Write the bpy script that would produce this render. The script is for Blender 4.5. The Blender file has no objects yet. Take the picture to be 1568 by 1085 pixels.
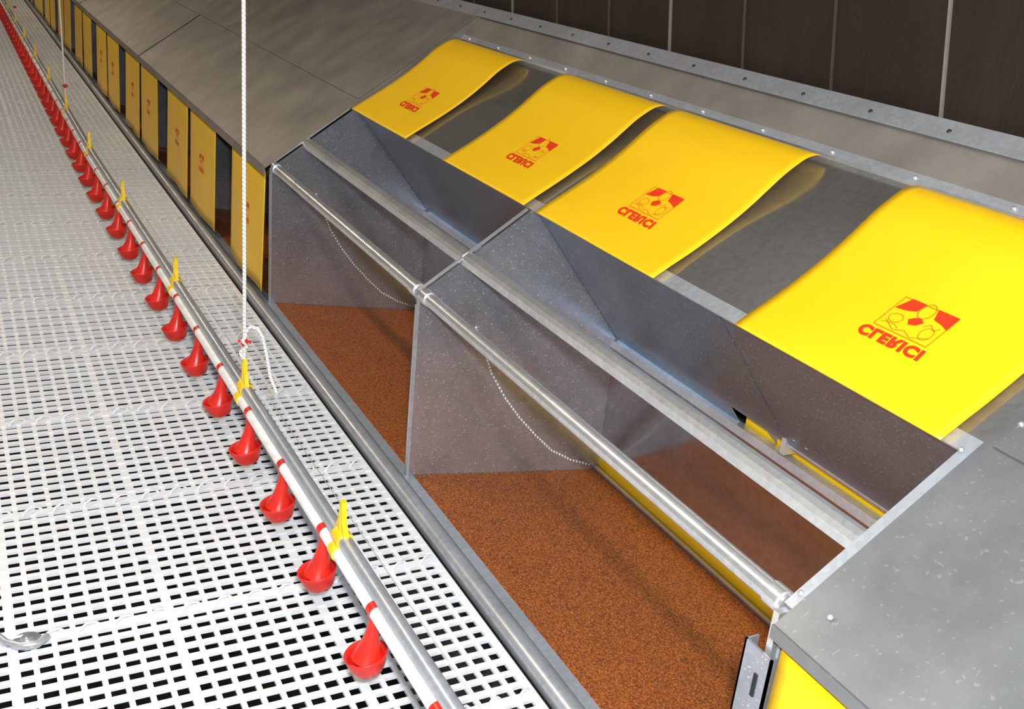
import bpy, bmesh, math, random
from mathutils import Vector, Matrix
random.seed(4)
S = bpy.context.scene
S.view_settings.view_transform = 'Standard'

# ------------------------------------------------------------ materials
def nt(name):
    m = bpy.data.materials.new(name); m.use_nodes = True
    t = m.node_tree; b = t.nodes['Principled BSDF']
    return m, t, b
def coords(t, scale=(1,1,1)):
    g = t.nodes.new('ShaderNodeNewGeometry')
    mp = t.nodes.new('ShaderNodeMapping'); mp.inputs['Scale'].default_value = scale
    t.links.new(g.outputs['Position'], mp.inputs['Vector'])
    return mp.outputs['Vector']
def noise(t, vec, scale, detail=4, rough=.55):
    n = t.nodes.new('ShaderNodeTexNoise'); n.inputs['Scale'].default_value = scale
    n.inputs['Detail'].default_value = detail; n.inputs['Roughness'].default_value = rough
    t.links.new(vec, n.inputs['Vector']); return n.outputs['Fac']
def ramp(t, fac, stops):
    r = t.nodes.new('ShaderNodeValToRGB'); e = r.color_ramp.elements
    while len(e) < len(stops): e.new(.5)
    for i,(p,c) in enumerate(stops):
        e[i].position = p; e[i].color = (*c,1)
    t.links.new(fac, r.inputs['Fac']); return r.outputs['Color']
def mixc(t, f, a, b):
    m = t.nodes.new('ShaderNodeMix'); m.data_type='RGBA'
    if isinstance(f,(int,float)): m.inputs['Factor'].default_value=f
    else: t.links.new(f, m.inputs['Factor'])
    t.links.new(a, m.inputs['A']); t.links.new(b, m.inputs['B']); return m.outputs['Result']
def bump(t, b, h, strength, dist=.002):
    n = t.nodes.new('ShaderNodeBump'); n.inputs['Strength'].default_value=strength
    n.inputs['Distance'].default_value=dist
    t.links.new(h, n.inputs['Height']); t.links.new(n.outputs['Normal'], b.inputs['Normal'])
def simple(name, col, rough=.5, metal=0., var=.12, sc=30):
    m,t,b = nt(name); v = coords(t)
    f = noise(t, v, sc)
    c = ramp(t, f, [(.3, tuple(x*(1-var) for x in col)), (.7, tuple(min(1,x*(1+var)) for x in col))])
    t.links.new(c, b.inputs['Base Color'])
    b.inputs['Roughness'].default_value=rough; b.inputs['Metallic'].default_value=metal
    return m
def galv(name, col, rough, metal=.9, speck=.35, patch=.15, speck_scale=160, spangle=.35, bmp=.12):
    m,t,b = nt(name); v = coords(t)
    f = noise(t, v, 5, 5)
    c = ramp(t, f, [(.3, tuple(x*(1-patch) for x in col)), (.7, tuple(min(1,x*(1+patch)) for x in col))])
    vo = t.nodes.new('ShaderNodeTexVoronoi'); vo.inputs['Scale'].default_value=90
    t.links.new(v, vo.inputs['Vector'])
    sc_ = t.nodes.new('ShaderNodeSeparateColor'); t.links.new(vo.outputs['Color'], sc_.inputs[0])
    sg = ramp(t, sc_.outputs[0], [(0,tuple(x*.8 for x in col)),(1,tuple(min(1,x*1.22) for x in col))])
    c = mixc(t, spangle, c, sg)
    f2 = noise(t, v, speck_scale, 1)
    sp = ramp(t, f2, [(.67,(0,0,0)),(.73,(speck,)*3)])
    sep = t.nodes.new('ShaderNodeSeparateColor'); t.links.new(sp, sep.inputs[0])
    white = t.nodes.new('ShaderNodeRGB'); white.outputs[0].default_value=(.8,.8,.8,1)
    c2 = mixc(t, sep.outputs[0], c, white.outputs[0])
    t.links.new(c2, b.inputs['Base Color'])
    mm = t.nodes.new('ShaderNodeMapRange'); mm.inputs['To Min'].default_value=metal; mm.inputs['To Max'].default_value=.15
    t.links.new(sep.outputs[0], mm.inputs['Value']); t.links.new(mm.outputs[0], b.inputs['Metallic'])
    f3 = noise(t, v, 9, 6)
    mr = t.nodes.new('ShaderNodeMapRange'); mr.inputs['To Min'].default_value=rough*.75; mr.inputs['To Max'].default_value=rough*1.3
    t.links.new(f3, mr.inputs['Value']); t.links.new(mr.outputs[0], b.inputs['Roughness'])
    bump(t, b, noise(t, v, 14, 3), bmp, .002)
    return m
M = {}
M['div']  = galv('galvanised_divider', (.47,.50,.56), .21, .74, .5, .2, 210)
M['pipe'] = galv('galvanised_tube', (.84,.86,.90), .28, .82, .0, bmp=.03)
M['tube2']= galv('dull_zinc_tube', (.52,.56,.61), .30, .6, .0, bmp=.04)
M['mirror']= galv('galvanised_bright_sheet', (.54,.58,.64), .12, .97, .0, .12)
M['cover']= galv('galvanised_cover_sheet', (.32,.42,.53), .21, .76, .4, .15, 210)
M['plate']= galv('galvanised_upper_sheet', (.47,.46,.44), .16, .85, .0, .12)
M['roof'] = galv('weathered_roof_sheet', (.24,.222,.197), .46, .3, .0, .22, 90, .08)
M['roofn']= galv('dusty_roof_sheet', (.27,.28,.29), .32, .65, .12, .25, 120, .06)
M['strip']= galv('zinc_strip', (.66,.70,.76), .30, .7, .0)
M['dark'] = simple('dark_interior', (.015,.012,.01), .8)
M['black']= simple('black_gaps_and_rivets', (.012,.012,.014), .5)  # flat black: shade of groove and slots put into colour; also rivets
M['ylw']  = simple('yellow_flap_plastic', (.94,.575,.004), .40, 0, .02, 6)
M['ylwp'] = simple('yellow_clamp_plastic', (.93,.60,.01), .35)
M['redp'] = simple('red_cup_plastic', (.66,.022,.014), .3, 0,.15)
M['ink']  = simple('red_print', (.80,.035,.006), .5)
M['white']= simple('white_pvc', (.86,.86,.85), .3)
M['slat'] = simple('white_slat_plastic', (.79,.82,.86), .3, 0, .04, 9)
m,t,b = nt('twisted_cord')
w = t.nodes.new('ShaderNodeTexWave'); w.bands_direction='DIAGONAL'; w.inputs['Scale'].default_value=60
t.links.new(coords(t), w.inputs['Vector'])
t.links.new(ramp(t, w.outputs['Fac'], [(.05,(.5,.48,.45)),(.4,(.9,.89,.86))]), b.inputs['Base Color'])
b.inputs['Roughness'].default_value=.7; M['rope']=m
m,t,b = nt('brown_turf_mat'); v=coords(t)
f=noise(t,v,260,2,.75); f2=noise(t,v,6,3)
vo=t.nodes.new('ShaderNodeTexVoronoi'); vo.inputs['Scale'].default_value=140; vo.inputs['Randomness'].default_value=1
t.links.new(v,vo.inputs['Vector'])
a=ramp(t,f,[(.34,(.04,.005,.001)),(.50,(.34,.076,.006)),(.66,(1.0,.36,.05))])
g=ramp(t,vo.outputs['Distance'],[(.05,(.85,.25,.025)),(.40,(.31,.070,.006)),(.75,(.025,.004,.001))])
c=ramp(t,f2,[(.3,(.26,.060,.005)),(.7,(.44,.108,.009))])
t.links.new(mixc(t,.15,mixc(t,.5,a,g),c), b.inputs['Base Color']); b.inputs['Roughness'].default_value=.6
bump(t,b,f,.8,.005); M['mat']=m
m,t,b = nt('dark_brown_wall'); v=coords(t,(1,1,.25))
f=noise(t,v,6,6,.7)
t.links.new(ramp(t,f,[(.3,(.007,.0035,.0015)),(.55,(.014,.007,.003)),(.8,(.03,.015,.006))]), b.inputs['Base Color'])
b.inputs['Roughness'].default_value=.6; bump(t,b,noise(t,v,90,3),.4,.003); M['wall']=m
M['seam']=simple('wall_seam', (.06,.045,.035), .5)
M['ground']=simple('dark_litter', (.006,.0055,.005), .95,0,.5,20)
M['paint']=simple('painted_wall', (.44,.44,.45), .8)
m,t,b = nt('lamp_tube'); b.inputs['Emission Color'].default_value=(1,.87,.68,1); b.inputs['Emission Strength'].default_value=2; M['tube']=m

# ------------------------------------------------------------ builder
class B:
    def __init__(s): s.v=[]; s.f=[]; s.m=[]; s.mats=[]; s.sm=[]
    def mi(s,k):
        if k not in s.mats: s.mats.append(k)
        return s.mats.index(k)
    def add(s, vs, fs, k, smooth=False):
        o=len(s.v); s.v+= [tuple(p) for p in vs]; i=s.mi(k)
        for f in fs: s.f.append([o+j for j in f]); s.m.append(i); s.sm.append(smooth)
    def box(s, lo, hi, k):
        x0,y0,z0=lo; x1,y1,z1=hi
        vs=[(x0,y0,z0),(x1,y0,z0),(x1,y1,z0),(x0,y1,z0),(x0,y0,z1),(x1,y0,z1),(x1,y1,z1),(x0,y1,z1)]
        s.add(vs,[(0,3,2,1),(4,5,6,7),(0,1,5,4),(1,2,6,5),(2,3,7,6),(3,0,4,7)],k)
    def prism(s, pts, y0, y1, k):
        n=len(pts); vs=[(x,y0,z) for x,z in pts]+[(x,y1,z) for x,z in pts]
        fs=[tuple(range(n)), tuple(range(2*n-1,n-1,-1))]+[(i,i+n,(i+1)%n+n,(i+1)%n) for i in range(n)]
        s.add(vs,fs,k)
    def plate(s, p, q, th, y0, y1, k):
        d=Vector((q[0]-p[0],q[1]-p[1])).normalized(); n=Vector((-d.y,d.x))*th
        s.prism([p,q,(q[0]-n.x,q[1]-n.y),(p[0]-n.x,p[1]-n.y)],y0,y1,k)
    def tube(s, path, r, k, seg=14, caps=True):
        path=[Vector(p) for p in path]; n=len(path); vs=[]
        rr = r if isinstance(r,(list,tuple)) else [r]*n
        up0=None
        for i,p in enumerate(path):
            d=(path[min(i+1,n-1)]-path[max(i-1,0)]).normalized()
            if up0 is None:
                up0 = Vector((0,0,1)) if abs(d.z)<.9 else Vector((1,0,0))
            a=d.cross(up0).normalized(); c=a.cross(d).normalized(); up0=c
            for j in range(seg):
                t=2*math.pi*j/seg; vs.append(p+(a*math.cos(t)+c*math.sin(t))*rr[i])
        fs=[(i*seg+j,i*seg+(j+1)%seg,(i+1)*seg+(j+1)%seg,(i+1)*seg+j) for i in range(n-1) for j in range(seg)]
        s.add(vs,fs,k,True)
        if caps:
            s.add(vs[:seg],[tuple(range(seg-1,-1,-1))],k); s.add(vs[-seg:],[tuple(range(seg))],k)
    def lathe(s, o, prof, k, seg=20, axis=Vector((0,0,1)), sx=1, sy=1):
        q=Vector((0,0,1)).rotation_difference(axis); vs=[]
        for r,h in prof:
            for j in range(seg):
                t=2*math.pi*j/seg
                vs.append(Vector(o)+q@Vector((r*sx*math.cos(t),r*sy*math.sin(t),h)))
        n=len(prof)
        fs=[(i*seg+j,i*seg+(j+1)%seg,(i+1)*seg+(j+1)%seg,(i+1)*seg+j) for i in range(n-1) for j in range(seg)]
        s.add(vs,fs,k,True)
    def obj(s, name, parent=None, bevel=0):
        me=bpy.data.meshes.new(name); me.from_pydata(s.v,[],s.f)
        for k in s.mats: me.materials.append(M[k])
        for p,i,sm in zip(me.polygons,s.m,s.sm): p.material_index=i; p.use_smooth=sm
        me.update()
        bm=bmesh.new(); bm.from_mesh(me); bmesh.ops.recalc_face_normals(bm,faces=bm.faces); bm.to_mesh(me); bm.free()
        o=bpy.data.objects.new(name,me); S.collection.objects.link(o)
        if bevel:
            md=o.modifiers.new('bevel','BEVEL'); md.width=bevel; md.segments=2; md.limit_method='ANGLE'
        if parent: o.parent=parent
        return o
def empty(name):
    e=bpy.data.objects.new(name,None); S.collection.objects.link(e); return e

# ------------------------------------------------------------ layout constants
SL=.70; Z0=.535
def rz(x): return Z0+SL*x
SD=Vector((1,SL)).normalized(); SN=Vector((-SD.y,SD.x))
P=1.405; DIV=[.905+P*i for i in range(-2,17)]
Y0,Y1=DIV[0],DIV[-1]
OPEN0,OPEN1=.905,.905+2*P
XB=.62
def mz(x): return -.128*x

# ------------------------------------------------------------ group nest
nest=empty('group_nest')
b=B()
for i,y in enumerate(DIV):
    prof=[(0,-.02),(0,rz(0)-.012),(.31,rz(.31)-.014),(.70,rz(.70)-.050),(.79,rz(.79)-.045),(.79,-.14),(.60,-.13)]
    b.prism(prof,y-.002,y+.002,'div')
b.obj('divider_sheets',nest)
b=B()
for y in DIV[2:5]:
    b.plate((0,rz(0)),(.29,rz(.29)),.003,y-(.004 if y>1 else .026),y+.008,'strip' if y>1 else 'tube2')
    b.box((-.006,y-.008,0),(.002,y+.004,.52),'tube2')
b.prism([(.30,rz(.30)-.02),(.70,rz(.70)-.055),(.80,rz(.80)-.055),(.80,rz(.80)-.004),(.30,rz(.30)+.0)],OPEN1+.002,OPEN1+.006,'roof')
b.prism([(.30,rz(.30)-.02),(.70,rz(.70)-.055),(.80,rz(.80)-.055),(.80,rz(.80)+.0),(.30,rz(.30)+.004)],OPEN0-.018,OPEN0-.014,'roofn')
b.obj('divider_flanges',nest)
b=B()
for i in (2,3):
    a,c=DIV[i],DIV[i+1]
    b.tube([(.012,a+.012,.525),(.012,c-.012,.525)],.0175,'pipe',20)
    for yy in (a+.02,c-.05):
        b.tube([(.012,yy,.525),(.012,yy+.028,.525)],.0205,'pipe',20)
    b.lathe((.012,c-.004,.525),[(0,0),(.011,0),(.011,.003),(0,.003)],'black',12,Vector((0,-1,0)))
    b.lathe((-.008,c+.001,.505),[(0,0),(.007,0),(.007,.003),(0,.003)],'black',12,Vector((-1,0,0)))
    b.prism([(.112,.598),(.114,.614),(.120,.623),(.132,.628),(.144,.627),(.150,.618),(.150,.598)],a+.004,c-.004,'pipe')
b.obj('support_tubes',nest)
b=B()
b.tube([(-.038,Y0,-.008),(-.038,Y1,-.008)],.025,'tube2',20)
b.box((-.082,Y0,-.05),(-.062,Y1,-.022),'black')  # black strip painted in as the shaded groove beside the rail
b.box((-.010,Y0,-.05),(.018,Y1,.000),'tube2')
b.box((-.022,Y0,-.6),(-.018,Y1,-.03),'div')
b.obj('front_rail',nest)
b=B()
b.box((XB,Y0,.01),(XB+.003,Y1,.325),'mirror')
b.box((XB-.012,Y0,.322),(XB+.014,Y1,.345),'strip')
b.box((XB-.012,Y0,mz(XB)-.004),(XB+.0,Y1,mz(XB)+.012),'strip')
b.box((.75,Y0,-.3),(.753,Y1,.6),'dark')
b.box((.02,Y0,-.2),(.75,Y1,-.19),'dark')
b.obj('inner_back_wall',nest)
b=B()
b.box((XB+.004,Y0,-.075),(XB+.007,Y1,.02),'ylw')
b.box((XB+.018,.91,.325),(XB+.022,1.74,.385),'ylw')
b.obj('egg_belt_curtain',nest)
b=B()
for (a,c,lo) in ((.912,1.535,.395),(1.541,1.75,.395),(1.75,2.30,.33),(2.31,3.70,.33)):
    t_=(.742-lo)/(.742-.33); 
    b.plate((.315,.737),(.315+.325*t_,lo),.002,a,c,'cover')
b.add([(.60,1.68,.405),(.60,1.585,.37),(.57,1.57,.44)],[(0,1,2)],'strip')
b.tube([(.600,.912,.392),(.600,1.535,.392)],.012,'pipe',12)
b.box((.575,1.535,.37),(.635,1.55,.45),'pipe')
b.lathe((.565,1.50,.430),[(0,0),(.008,0),(.006,.004),(0,.005)],'pipe',10,Vector((-.7,0,.7)))
b.lathe((.565,1.46,.430),[(0,0),(.008,0),(.006,.004),(0,.005)],'pipe',10,Vector((-.7,0,.7)))
b.obj('inner_cover_sheets',nest)
b=B()
def off(x,n): return (x+SN.x*n, rz(x)+SN.y*n)
b.plate(off(.305,-.014),off(.702,-.0385),.003,OPEN0,OPEN1,'plate')
b.plate(off(.298,-.011),off(.325,-.0125),.004,OPEN0,OPEN1,'strip')
b.plate(off(.699,-.024),off(.718,-.022),.018,OPEN0,OPEN1,'strip')
b.plate(off(.705,-.029),off(.80,-.004),.003,OPEN0,OPEN1,'roof')
y=OPEN0+.1
while y<OPEN1:
    px,pz=off(.708,-.023); b.lathe((px,y,pz),[(0,.004),(.004,.0035),(.006,.001),(.006,0)],'strip',10,Vector((SN.x,0,SN.y)))
    y+=.24
b.obj('upper_sheets',nest)
b=B()
b.plate(off(-.02,.004),off(.80,.0),.004,OPEN1+.0,Y1,'roof')
b.box((-.026,OPEN1,rz(-.02)-.028),(-.022,Y1,rz(-.02)+.004),'roof')
b.plate(off(.33,.007),off(.80,.004),.003,OPEN1+.02,Y1,'roof')
for yy in (6.5,9.4,12.2):
    b.plate(off(-.02,.009),off(.80,.009),.003,yy,yy+.03,'roof')
b.obj('roof_sheets_far',nest)
b=B()
b.plate(off(-.03,.008),off(.80,.004),.005,Y0,OPEN0-.012,'roofn')
b.plate(off(.315,.012),off(.80,.008),.003,Y0,OPEN0-.03,'roofn')
b.box((-.038,Y0,rz(-.03)-.014),(-.034,OPEN0-.012,rz(-.03)+.008),'roofn')
b.plate(off(0,.004),off(.31,.004),.004,OPEN0-.026,OPEN0+.008,'tube2')
for x,y in ((.36,.87),(.36,.70),(.02,.84),(.02,.5),(.29,.905),(.02,.90)):
    px,pz=off(x,.012); b.lathe((px,y,pz),[(0,.004),(.003,.0035),(.005,.001),(.005,0)],'strip',12,Vector((SN.x,0,SN.y)))
b.obj('roof_sheets_near',nest)
b=B()
b.plate(off(.785,.008),off(.83,.008),.004,Y0,Y1,'strip')
y=Y0+.1
while y<9:
    px,pz=off(.803,.009); b.lathe((px,y,pz),[(0,.004),(.003,.003),(.005,.001),(.005,0)],'black',10,Vector((SN.x,0,SN.y)))
    y+=.22
b.obj('ridge_strip',nest)
b=B()
b.box((-.030,.885,-.02),(-.026,.945,.46),'div')
b.box((-.030,.885,-.02),(0,.889,.46),'div')
b.box((-.030,.941,-.02),(-.006,.945,.46),'div')
b.box((-.032,.905,.38),(-.0295,.912,.42),'black')
b.box((-.032,.905,.26),(-.0295,.912,.30),'black')
b.box((-.020,.90,.44),(.012,.912,.53),'pipe')
b.obj('corner_post',nest)
b=B()
for yd in (DIV[3],DIV[4]):
    pts=[(.17,.42),(.20,.35),(.23,.28),(.28,.20),(.33,.135),(.39,.07),(.45,.012),(.52,-.03),(.60,-.062)]
    L=[]
    for i in range(len(pts)-1):
        for k in range(7):
            t=k/7; L.append((pts[i][0]*(1-t)+pts[i+1][0]*t, pts[i][1]*(1-t)+pts[i+1][1]*t))
    for (x,z) in L:
        b.lathe((x,yd-.004,z),[(0,-.004),(.0024,-.002),(.0024,.002),(0,.004)],'white',6)
b.obj('edge_trim_beads',nest)

for i in range(1,12):
    a,c=DIV[i]+.004,DIV[i+1]-.004
    b=B(); b.plate((.018,mz(.018)+.004),(XB-.014,mz(XB)+.004),.012,a,c,'mat')
    b.obj('nest_floor_mat')

# ------------------------------------------------------------ logo
def text_tris():
    cu=bpy.data.curves.new('tmp','FONT'); cu.body='CLERICI'; cu.size=1; cu.offset=.06; cu.shear=.12; cu.space_character=1.12
    o=bpy.data.objects.new('tmp',cu); S.collection.objects.link(o)
    dg=bpy.context.evaluated_depsgraph_get(); me=o.evaluated_get(dg).to_mesh()
    vs=[(v.co.x,v.co.y) for v in me.vertices]; fs=[tuple(p.vertices) for p in me.polygons]
    o.evaluated_get(dg).to_mesh_clear(); bpy.data.objects.remove(o)
    x0=min(v[0] for v in vs);x1=max(v[0] for v in vs);y0=min(v[1] for v in vs);y1=max(v[1] for v in vs)
    return [((x-x0)/(x1-x0)-.5,1-(y-y0)/(y1-y0)) for x,y in vs],fs
TV,TF=text_tris()
def logo_geo():
    V=[(x*.145,y*.027) for x,y in TV]; F=list(TF)
    def poly(pts): 
        o=len(V); V.extend(pts); F.append(tuple(range(o,o+len(pts))))
    def line(p,q,w=.0012):
        d=Vector((q[0]-p[0],q[1]-p[1])).normalized(); n=Vector((-d.y,d.x))*w/2
        poly([(p[0]+n.x,p[1]+n.y),(q[0]+n.x,q[1]+n.y),(q[0]-n.x,q[1]-n.y),(p[0]-n.x,p[1]-n.y)])
    def pl(pts,w=.0012,close=False):
        for i in range(len(pts)-(0 if close else 1)): line(pts[i],pts[(i+1)%len(pts)],w)
    def circ(cx,cy,rx,ry,n=18,a0=0,a1=2*math.pi): return [(cx+rx*math.cos(a0+(a1-a0)*i/n),cy+ry*math.sin(a0+(a1-a0)*i/n)) for i in range(n+1)]
    b0=.034
    pl([(-.060,b0),(.060,b0),(.060,b0+.080),(-.060,b0+.080)],.0013,True)
    poly([(-.058,b0+.050),(-.044,b0+.082),(-.012,b0+.082),(-.016,b0+.060),(-.028,b0+.055),(-.040,b0+.052)])
    poly([(.014,b0+.082),(.060,b0+.082),(.060,b0+.048),(.042,b0+.055),(.024,b0+.058)])
    poly([(-.015,b0+.038),(-.006,b0+.027),(.008,b0+.032),(.015,b0+.044),(.004,b0+.050),(-.006,b0+.047)])
    pl(circ(0,b0+.068,.014,.019),.0013)
    pl(circ(-.036,b0+.030,.014,.011),.0011)
    pl(circ(.038,b0+.024,.012,.015),.0011)
    pl(circ(-.034,b0+.010,.018,.006,10,0,math.pi),.001)
    pl([(-.05,b0+.02),(-.02,b0+.004),(.0,b0+.012),(.02,b0+.003),(.05,b0+.018)],.0011)
    pl([(.02,b0+.036),(.03,b0+.046),(.042,b0+.036),(.05,b0+.046)],.0011)
    return V,F
LV,LF=logo_geo()

def flap_profile(seed):
    r=random.Random(seed); k=r.uniform(.8,1.25); ph=r.uniform(0,6)
    keys=[(0,.002*k),(.05,-.001),(.10,-.005),(.16,-.008),(.23,-.009),(.29,-.006),(.34,-.001*k),(.38,.003*k),(.42,.003*k),(.45,.000),(.475,-.010),(.487,-.020),(.4871,-.022)]
    def f(t):
        for i in range(len(keys)-1):
            if t<=keys[i+1][0]:
                (a,u),(c,w)=keys[i],keys[i+1]; s=(t-a)/(c-a)
                m0=(w-u)/(c-a) if i==0 else (w-keys[i-1][1])/(c-keys[i-1][0])
                m1=(keys[min(i+2,len(keys)-1)][1]-u)/(keys[min(i+2,len(keys)-1)][0]-a)
                h=c-a
                return (2*s**3-3*s*s+1)*u+(s**3-2*s*s+s)*h*m0+(-2*s**3+3*s*s)*w+(s**3-s*s)*h*m1
        return keys[-1][1]
    return f,ph
def roof_flap(y0,y1,seed):
    f,ph=flap_profile(seed)
    def pos(y,t,e=0):
        base=-.010-.023*max(0,t-.02)/.45
        n=max(f(t)+.0025*math.sin(9*y+ph+6*t)*max(0,.45-t)/.45*min(1,(t+.05)*6), base+.005)+e
        q=Vector((.292,rz(.292)))+SD*t+SN*n
        return (q.x,y,q.y)
    NY,NT=24,60; b=B(); vs=[];fs=[]
    for i in range(NY+1):
        for j in range(NT+1): vs.append(pos(y0+(y1-y0)*i/NY,.487*j/NT))
    for i in range(NY):
        for j in range(NT):
            a=i*(NT+1)+j; fs.append((a,a+1,a+NT+2,a+NT+1))
    b.add(vs,fs,'ylw',True)
    root=empty('yellow_nest_flap')
    o=b.obj('flap_sheet',root); md=o.modifiers.new('th','SOLIDIFY'); md.thickness=.0012; md.offset=-1
    c=(y0+y1)/2-.030; l=B()
    l.add([pos(c-u,.108+v,.0014) for u,v in LV],LF,'ink')
    l.obj('printed_logo',root)
W=[(.95,1.456),(1.735,2.27),(2.335,2.865),(3.165,3.70)]
for i,(a,c) in enumerate(W): roof_flap(a,c,i+3)

def hang_flap(y0,y1,seed,tx=0):
    r=random.Random(seed); ph=r.uniform(0,6); NY,NZ=20,10; k=r.uniform(.004,.010)
    def pos(y,t,e=0):
        x=-.012-tx-.010*t-k*t*(.5+.5*math.sin(14*y+ph))-e
        return (x,y,.500-.465*t)
    b=B(); vs=[];fs=[]
    for i in range(NY+1):
        for j in range(NZ+1): vs.append(pos(y0+(y1-y0)*i/NY,j/NZ))
    for i in range(NY):
        for j in range(NZ):
            a=i*(NZ+1)+j; fs.append((a,a+1,a+NZ+2,a+NZ+1))
    b.add(vs,fs,'ylw',True); root=empty('yellow_nest_flap'); o=b.obj('flap_sheet',root)
    md=o.modifiers.new('th','SOLIDIFY'); md.thickness=.0012
    if y1<9:
        l=B(); c=(y0+y1)/2
        l.add([pos(c-u*.7,.55-v*.7/.475,.0025) for u,v in LV],LF,'ink'); l.obj('printed_logo',root)
for i in range(4,16):
    d=DIV[i]
    hang_flap(d+.03,d+.545,i*2); hang_flap(d+.845,d+1.375,i*2+1)
for i in range(0,2):
    d=DIV[i]; hang_flap(d+.03,d+.545,i*2+50,.008); hang_flap(d+.845,d+P-.024,i*2+51,.008)

# ------------------------------------------------------------ slatted floor
b=B(); sx0,sx1=-2.6,-.082; ya,yb=-1.09,22.
py=.5/13; n=int((yb-ya)/py)
for i in range(n+1):
    y=ya+i*py; w=.0058 if i%13 else .012
    hh=.0 if i%2 else .0018
    b.box((sx0,y-w,-.008),(sx1,y+w,hh),'slat')
x=sx1-.006; k=0
while x>sx0:
    w=.0054 if k%8 else .010
    b.box((x-w,ya,-.008),(x+w,yb,-.0012),'slat'); x-=.038; k+=1
i=0
while ya+.5*i<9:
    y=ya+.5*i
    x=sx0+.02
    while x<sx1-.01:
        b.tube([(x,y-.010,-.001),(x+.006,y-.006,.008),(x+.020,y+.003,.012),(x+.036,y+.010,.008),(x+.044,y+.013,-.001)],.0030,'slat',6)
        x+=.068
    i+=1
b.obj('slatted_floor')
g=B(); g.box((-4.5,-3,-.62),(3.5,24,-.6),'ground'); g.obj('floor')

# ------------------------------------------------------------ drinker line
dr=empty('nipple_drinker_line')
def dx(y): return -.392-.062*min(1,max(0,(y-.6)/4.5))
ys=[.3+.2*i for i in range(0,100)]
b=B(); b.tube([(dx(y)+.002,y,.268) for y in ys],.0150,'tube2',18)
b.obj('support_tube',dr)
b=B(); b.tube([(dx(y)-.008,y,.240) for y in ys],.0140,'white',18); b.obj('water_pipe',dr)
b=B(); b.tube([(dx(y)+.004,y,.332) for y in ys],.0010,'pipe',6); b.obj('anti_perch_wire',dr)
cups=B(); y=.617
while y<19.5:
    x=dx(y)-.008
    cups.tube([(x,y-.010,.240),(x,y+.010,.240)],.0150,'redp',16)
    # tapering body flaring into the drinking cup
    cups.tube([(x,y,.232),(x,y,.216),(x-.002,y,.200),(x-.004,y,.182),(x-.006,y,.165),(x-.008,y,.150),(x-.010,y,.138)],
              [.0115,.0105,.0115,.015,.020,.026,.032],'redp',18)
    ax=Vector((-.20,0,1)).normalized()
    prof=[(0,-.038),(.016,-.037),(.028,-.029),(.035,-.014),(.0385,.002),(.041,.010),(.038,.011),(.034,.003),(.026,-.008),(0,-.012)]
    cups.lathe((x-.012,y,.140),prof,'redp',24,ax,1.0,.94)
    y+=.284
cups.obj('drinker_cups',dr)
cl=B()
CY=[.92,1.676,2.41,3.25,4.25,5.2]+[6.2+1.0*i for i in range(13)]
for y in CY:
    x=dx(y)
    cl.tube([(x+.002,y-.018,.268),(x+.002,y+.018,.268)],.0180,'ylwp',18)
    cl.tube([(x-.008,y-.014,.240),(x-.008,y+.014,.240)],.0165,'ylwp',18)
    cl.prism([(x-.006,.28),(x+.006,.28),(x+.006,.33),(x+.002,.345),(x-.006,.335)],y-.004,y+.004,'ylwp')
    cl.add([(x-.004,y-.030,.278),(x-.004,y+.030,.278),(x-.004,y+.011,.312),(x-.004,y+.007,.350),(x-.004,y-.007,.350),(x-.004,y-.011,.312),
            (x+.006,y-.030,.278),(x+.006,y+.030,.278),(x+.006,y+.011,.312),(x+.006,y+.007,.350),(x+.006,y-.007,.350),(x+.006,y-.011,.312)],
           [(0,1,2,3,4,5),(11,10,9,8,7,6),(0,6,7,1),(1,7,8,2),(2,8,9,3),(3,9,10,4),(4,10,11,5),(5,11,6,0)],'ylwp')
cl.obj('clamps',dr)
for y in (2.41,6.2,10.2):
    x=dx(y); r=B()
    r.tube([(x,y,.335),(x+.001,y,.40),(x,y,1.2),(x,y,2.98)],.0046,'rope',10)
    if y<3:
        r.tube([(x+.002,y,.395),(x+.004,y-.006,.425),(x+.014,y-.014,.440),(x+.028,y-.024,.436),(x+.038,y-.034,.415),(x+.045,y-.045,.37),(x+.05,y-.06,.32),(x+.06,y-.08,.285)],.0045,'rope',8)
        r.tube([(x-.004,y,.35),(x-.010,y-.002,.37),(x+.006,y-.004,.385),(x-.006,y-.006,.40),(x+.004,y-.004,.415)],.005,'rope',8)
    r.obj('suspension_cord',dr)
    k=B(); k.lathe((x,y,.395),[(0,-.010),(.007,-.010),(.009,0),(.007,.010),(0,.010)],'redp',12)
    k.tube([(x-.013,y+.008,.395),(x+.015,y-.007,.395)],.004,'redp',8); k.obj('cord_adjuster',dr)

h=B()
h.tube([(-1.30,2.20,.04),(-1.10,2.03,.016),(-1.03,1.945,.010),(-1.01,1.905,.010),(-.985,1.885,.010),(-.955,1.88,.010),(-.935,1.90,.010)],.008,'tube2',10)
h.lathe((-.972,1.905,.002),[(0,0),(.028,0),(.028,.004),(.012,.006),(.012,.010),(0,.011)],'tube2',18)
h.obj('slat_anchor_hook')

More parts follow.
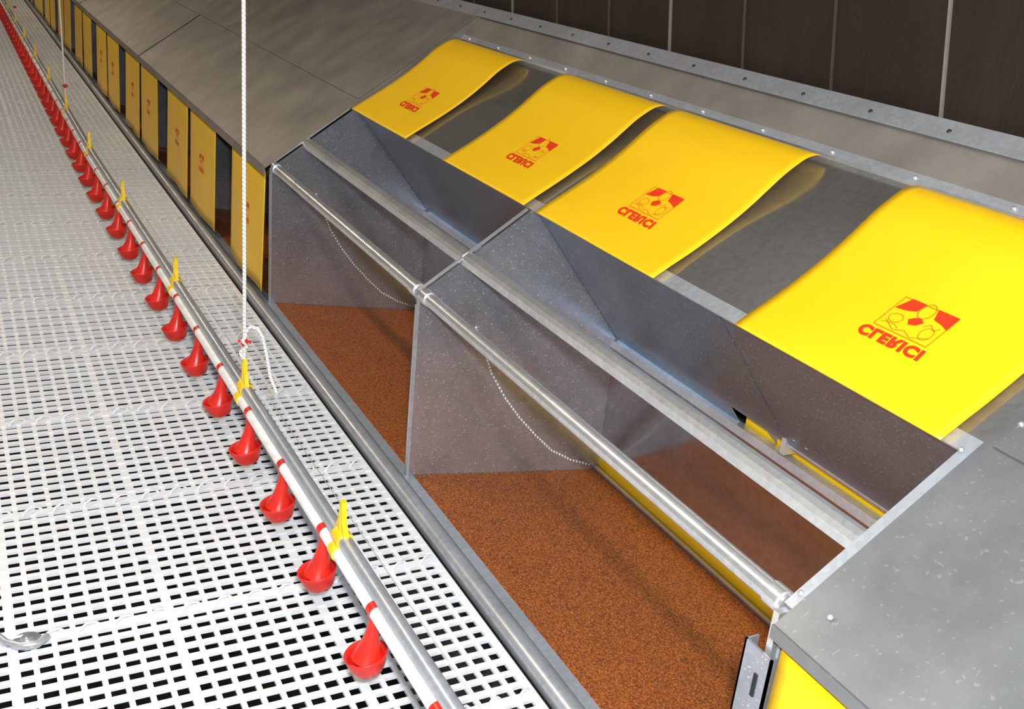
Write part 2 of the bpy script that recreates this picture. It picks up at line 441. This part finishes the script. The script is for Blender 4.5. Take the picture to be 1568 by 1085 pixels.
# ------------------------------------------------------------ house shell
w=B(); w.box((.86,-3,-.6),(.90,24,3.0),'wall'); w.obj('wall_right')
t_=B(); y=-2.46; k=0
while y<20:
    z0,z1=1.05,3.0; e=.0035 if k%3==0 else .002; ly=.2*(z1-z0)
    vs=[(.854,y-e,z0),(.854,y+e,z0),(.862,y+e,z0),(.862,y-e,z0),(.854,y-e+ly,z1),(.854,y+e+ly,z1),(.862,y+e+ly,z1),(.862,y-e+ly,z1)]
    t_.add(vs,[(0,3,2,1),(4,5,6,7),(0,1,5,4),(1,2,6,5),(2,3,7,6),(3,0,4,7)],'roof' if k%3==0 else 'seam')
    y+=.335; k+=1
t_.obj('trim_1')
w=B(); w.box((-4.54,-3,-.6),(-4.5,24,3.0),'paint'); w.obj('wall_left')
w=B(); w.box((-4.5,24,-.6),(.9,24.04,3.0),'paint'); w.obj('wall_back')
w=B(); w.box((-4.5,-3.04,-.6),(.9,-3,3.0),'paint'); w.obj('wall_front')
w=B(); w.box((-4.5,-3,3.0),(.9,24,3.04),'paint'); w.obj('ceiling')

def area(name,loc,rot,sx,sy,p,col):
    l=bpy.data.lights.new(name,'AREA'); l.shape='RECTANGLE'; l.size=sx; l.size_y=sy; l.energy=p; l.color=col
    o=bpy.data.objects.new(name,l); S.collection.objects.link(o); o.location=loc; o.rotation_euler=rot; return o
for i,y in enumerate((-.5,3.5,8,13,18)):
    f=empty('ceiling_batten_lamp'); q=B(); q.box((-1.56,y-.62,2.94),(-1.44,y+.62,2.998),'white'); q.obj('housing',f)
    q=B(); q.tube([(-1.5,y-.58,2.915),(-1.5,y+.58,2.915)],.018,'tube',12); q.obj('tube',f)
    a=area('lamp_light',(-1.5,y,2.88),(0,0,0),.14,1.2,(62,38,32,32,32)[i],(1,.83,.62)); a.parent=f
fl=bpy.data.lights.new('camera_flash','POINT'); fl.energy=225; fl.color=(.91,.96,1); fl.shadow_soft_size=.04
fo=bpy.data.objects.new('camera_flash',fl); S.collection.objects.link(fo)
W_=bpy.data.worlds.new('World'); S.world=W_; W_.use_nodes=True
W_.node_tree.nodes['Background'].inputs[0].default_value=(.5,.45,.38,1); W_.node_tree.nodes['Background'].inputs[1].default_value=.3

# ------------------------------------------------------------ camera
cam=bpy.data.cameras.new('camera'); co=bpy.data.objects.new('camera',cam); S.collection.objects.link(co)
fw=Vector((.4531,.8086,-.3747)).normalized(); rt=Vector((.8865,-.4533,.0946)); rt=(rt-fw*rt.dot(fw)).normalized(); up=rt.cross(fw)
R=Matrix((rt,up,-fw)).transposed(); co.matrix_world=Matrix.Translation((-1.006,0,1.4))@R.to_4x4()
cam.sensor_width=36; cam.lens=36*1600/1568; cam.clip_start=.02
S.camera=co
fo.location=Vector((-1.006,0,1.4))+rt*.04+up*.09
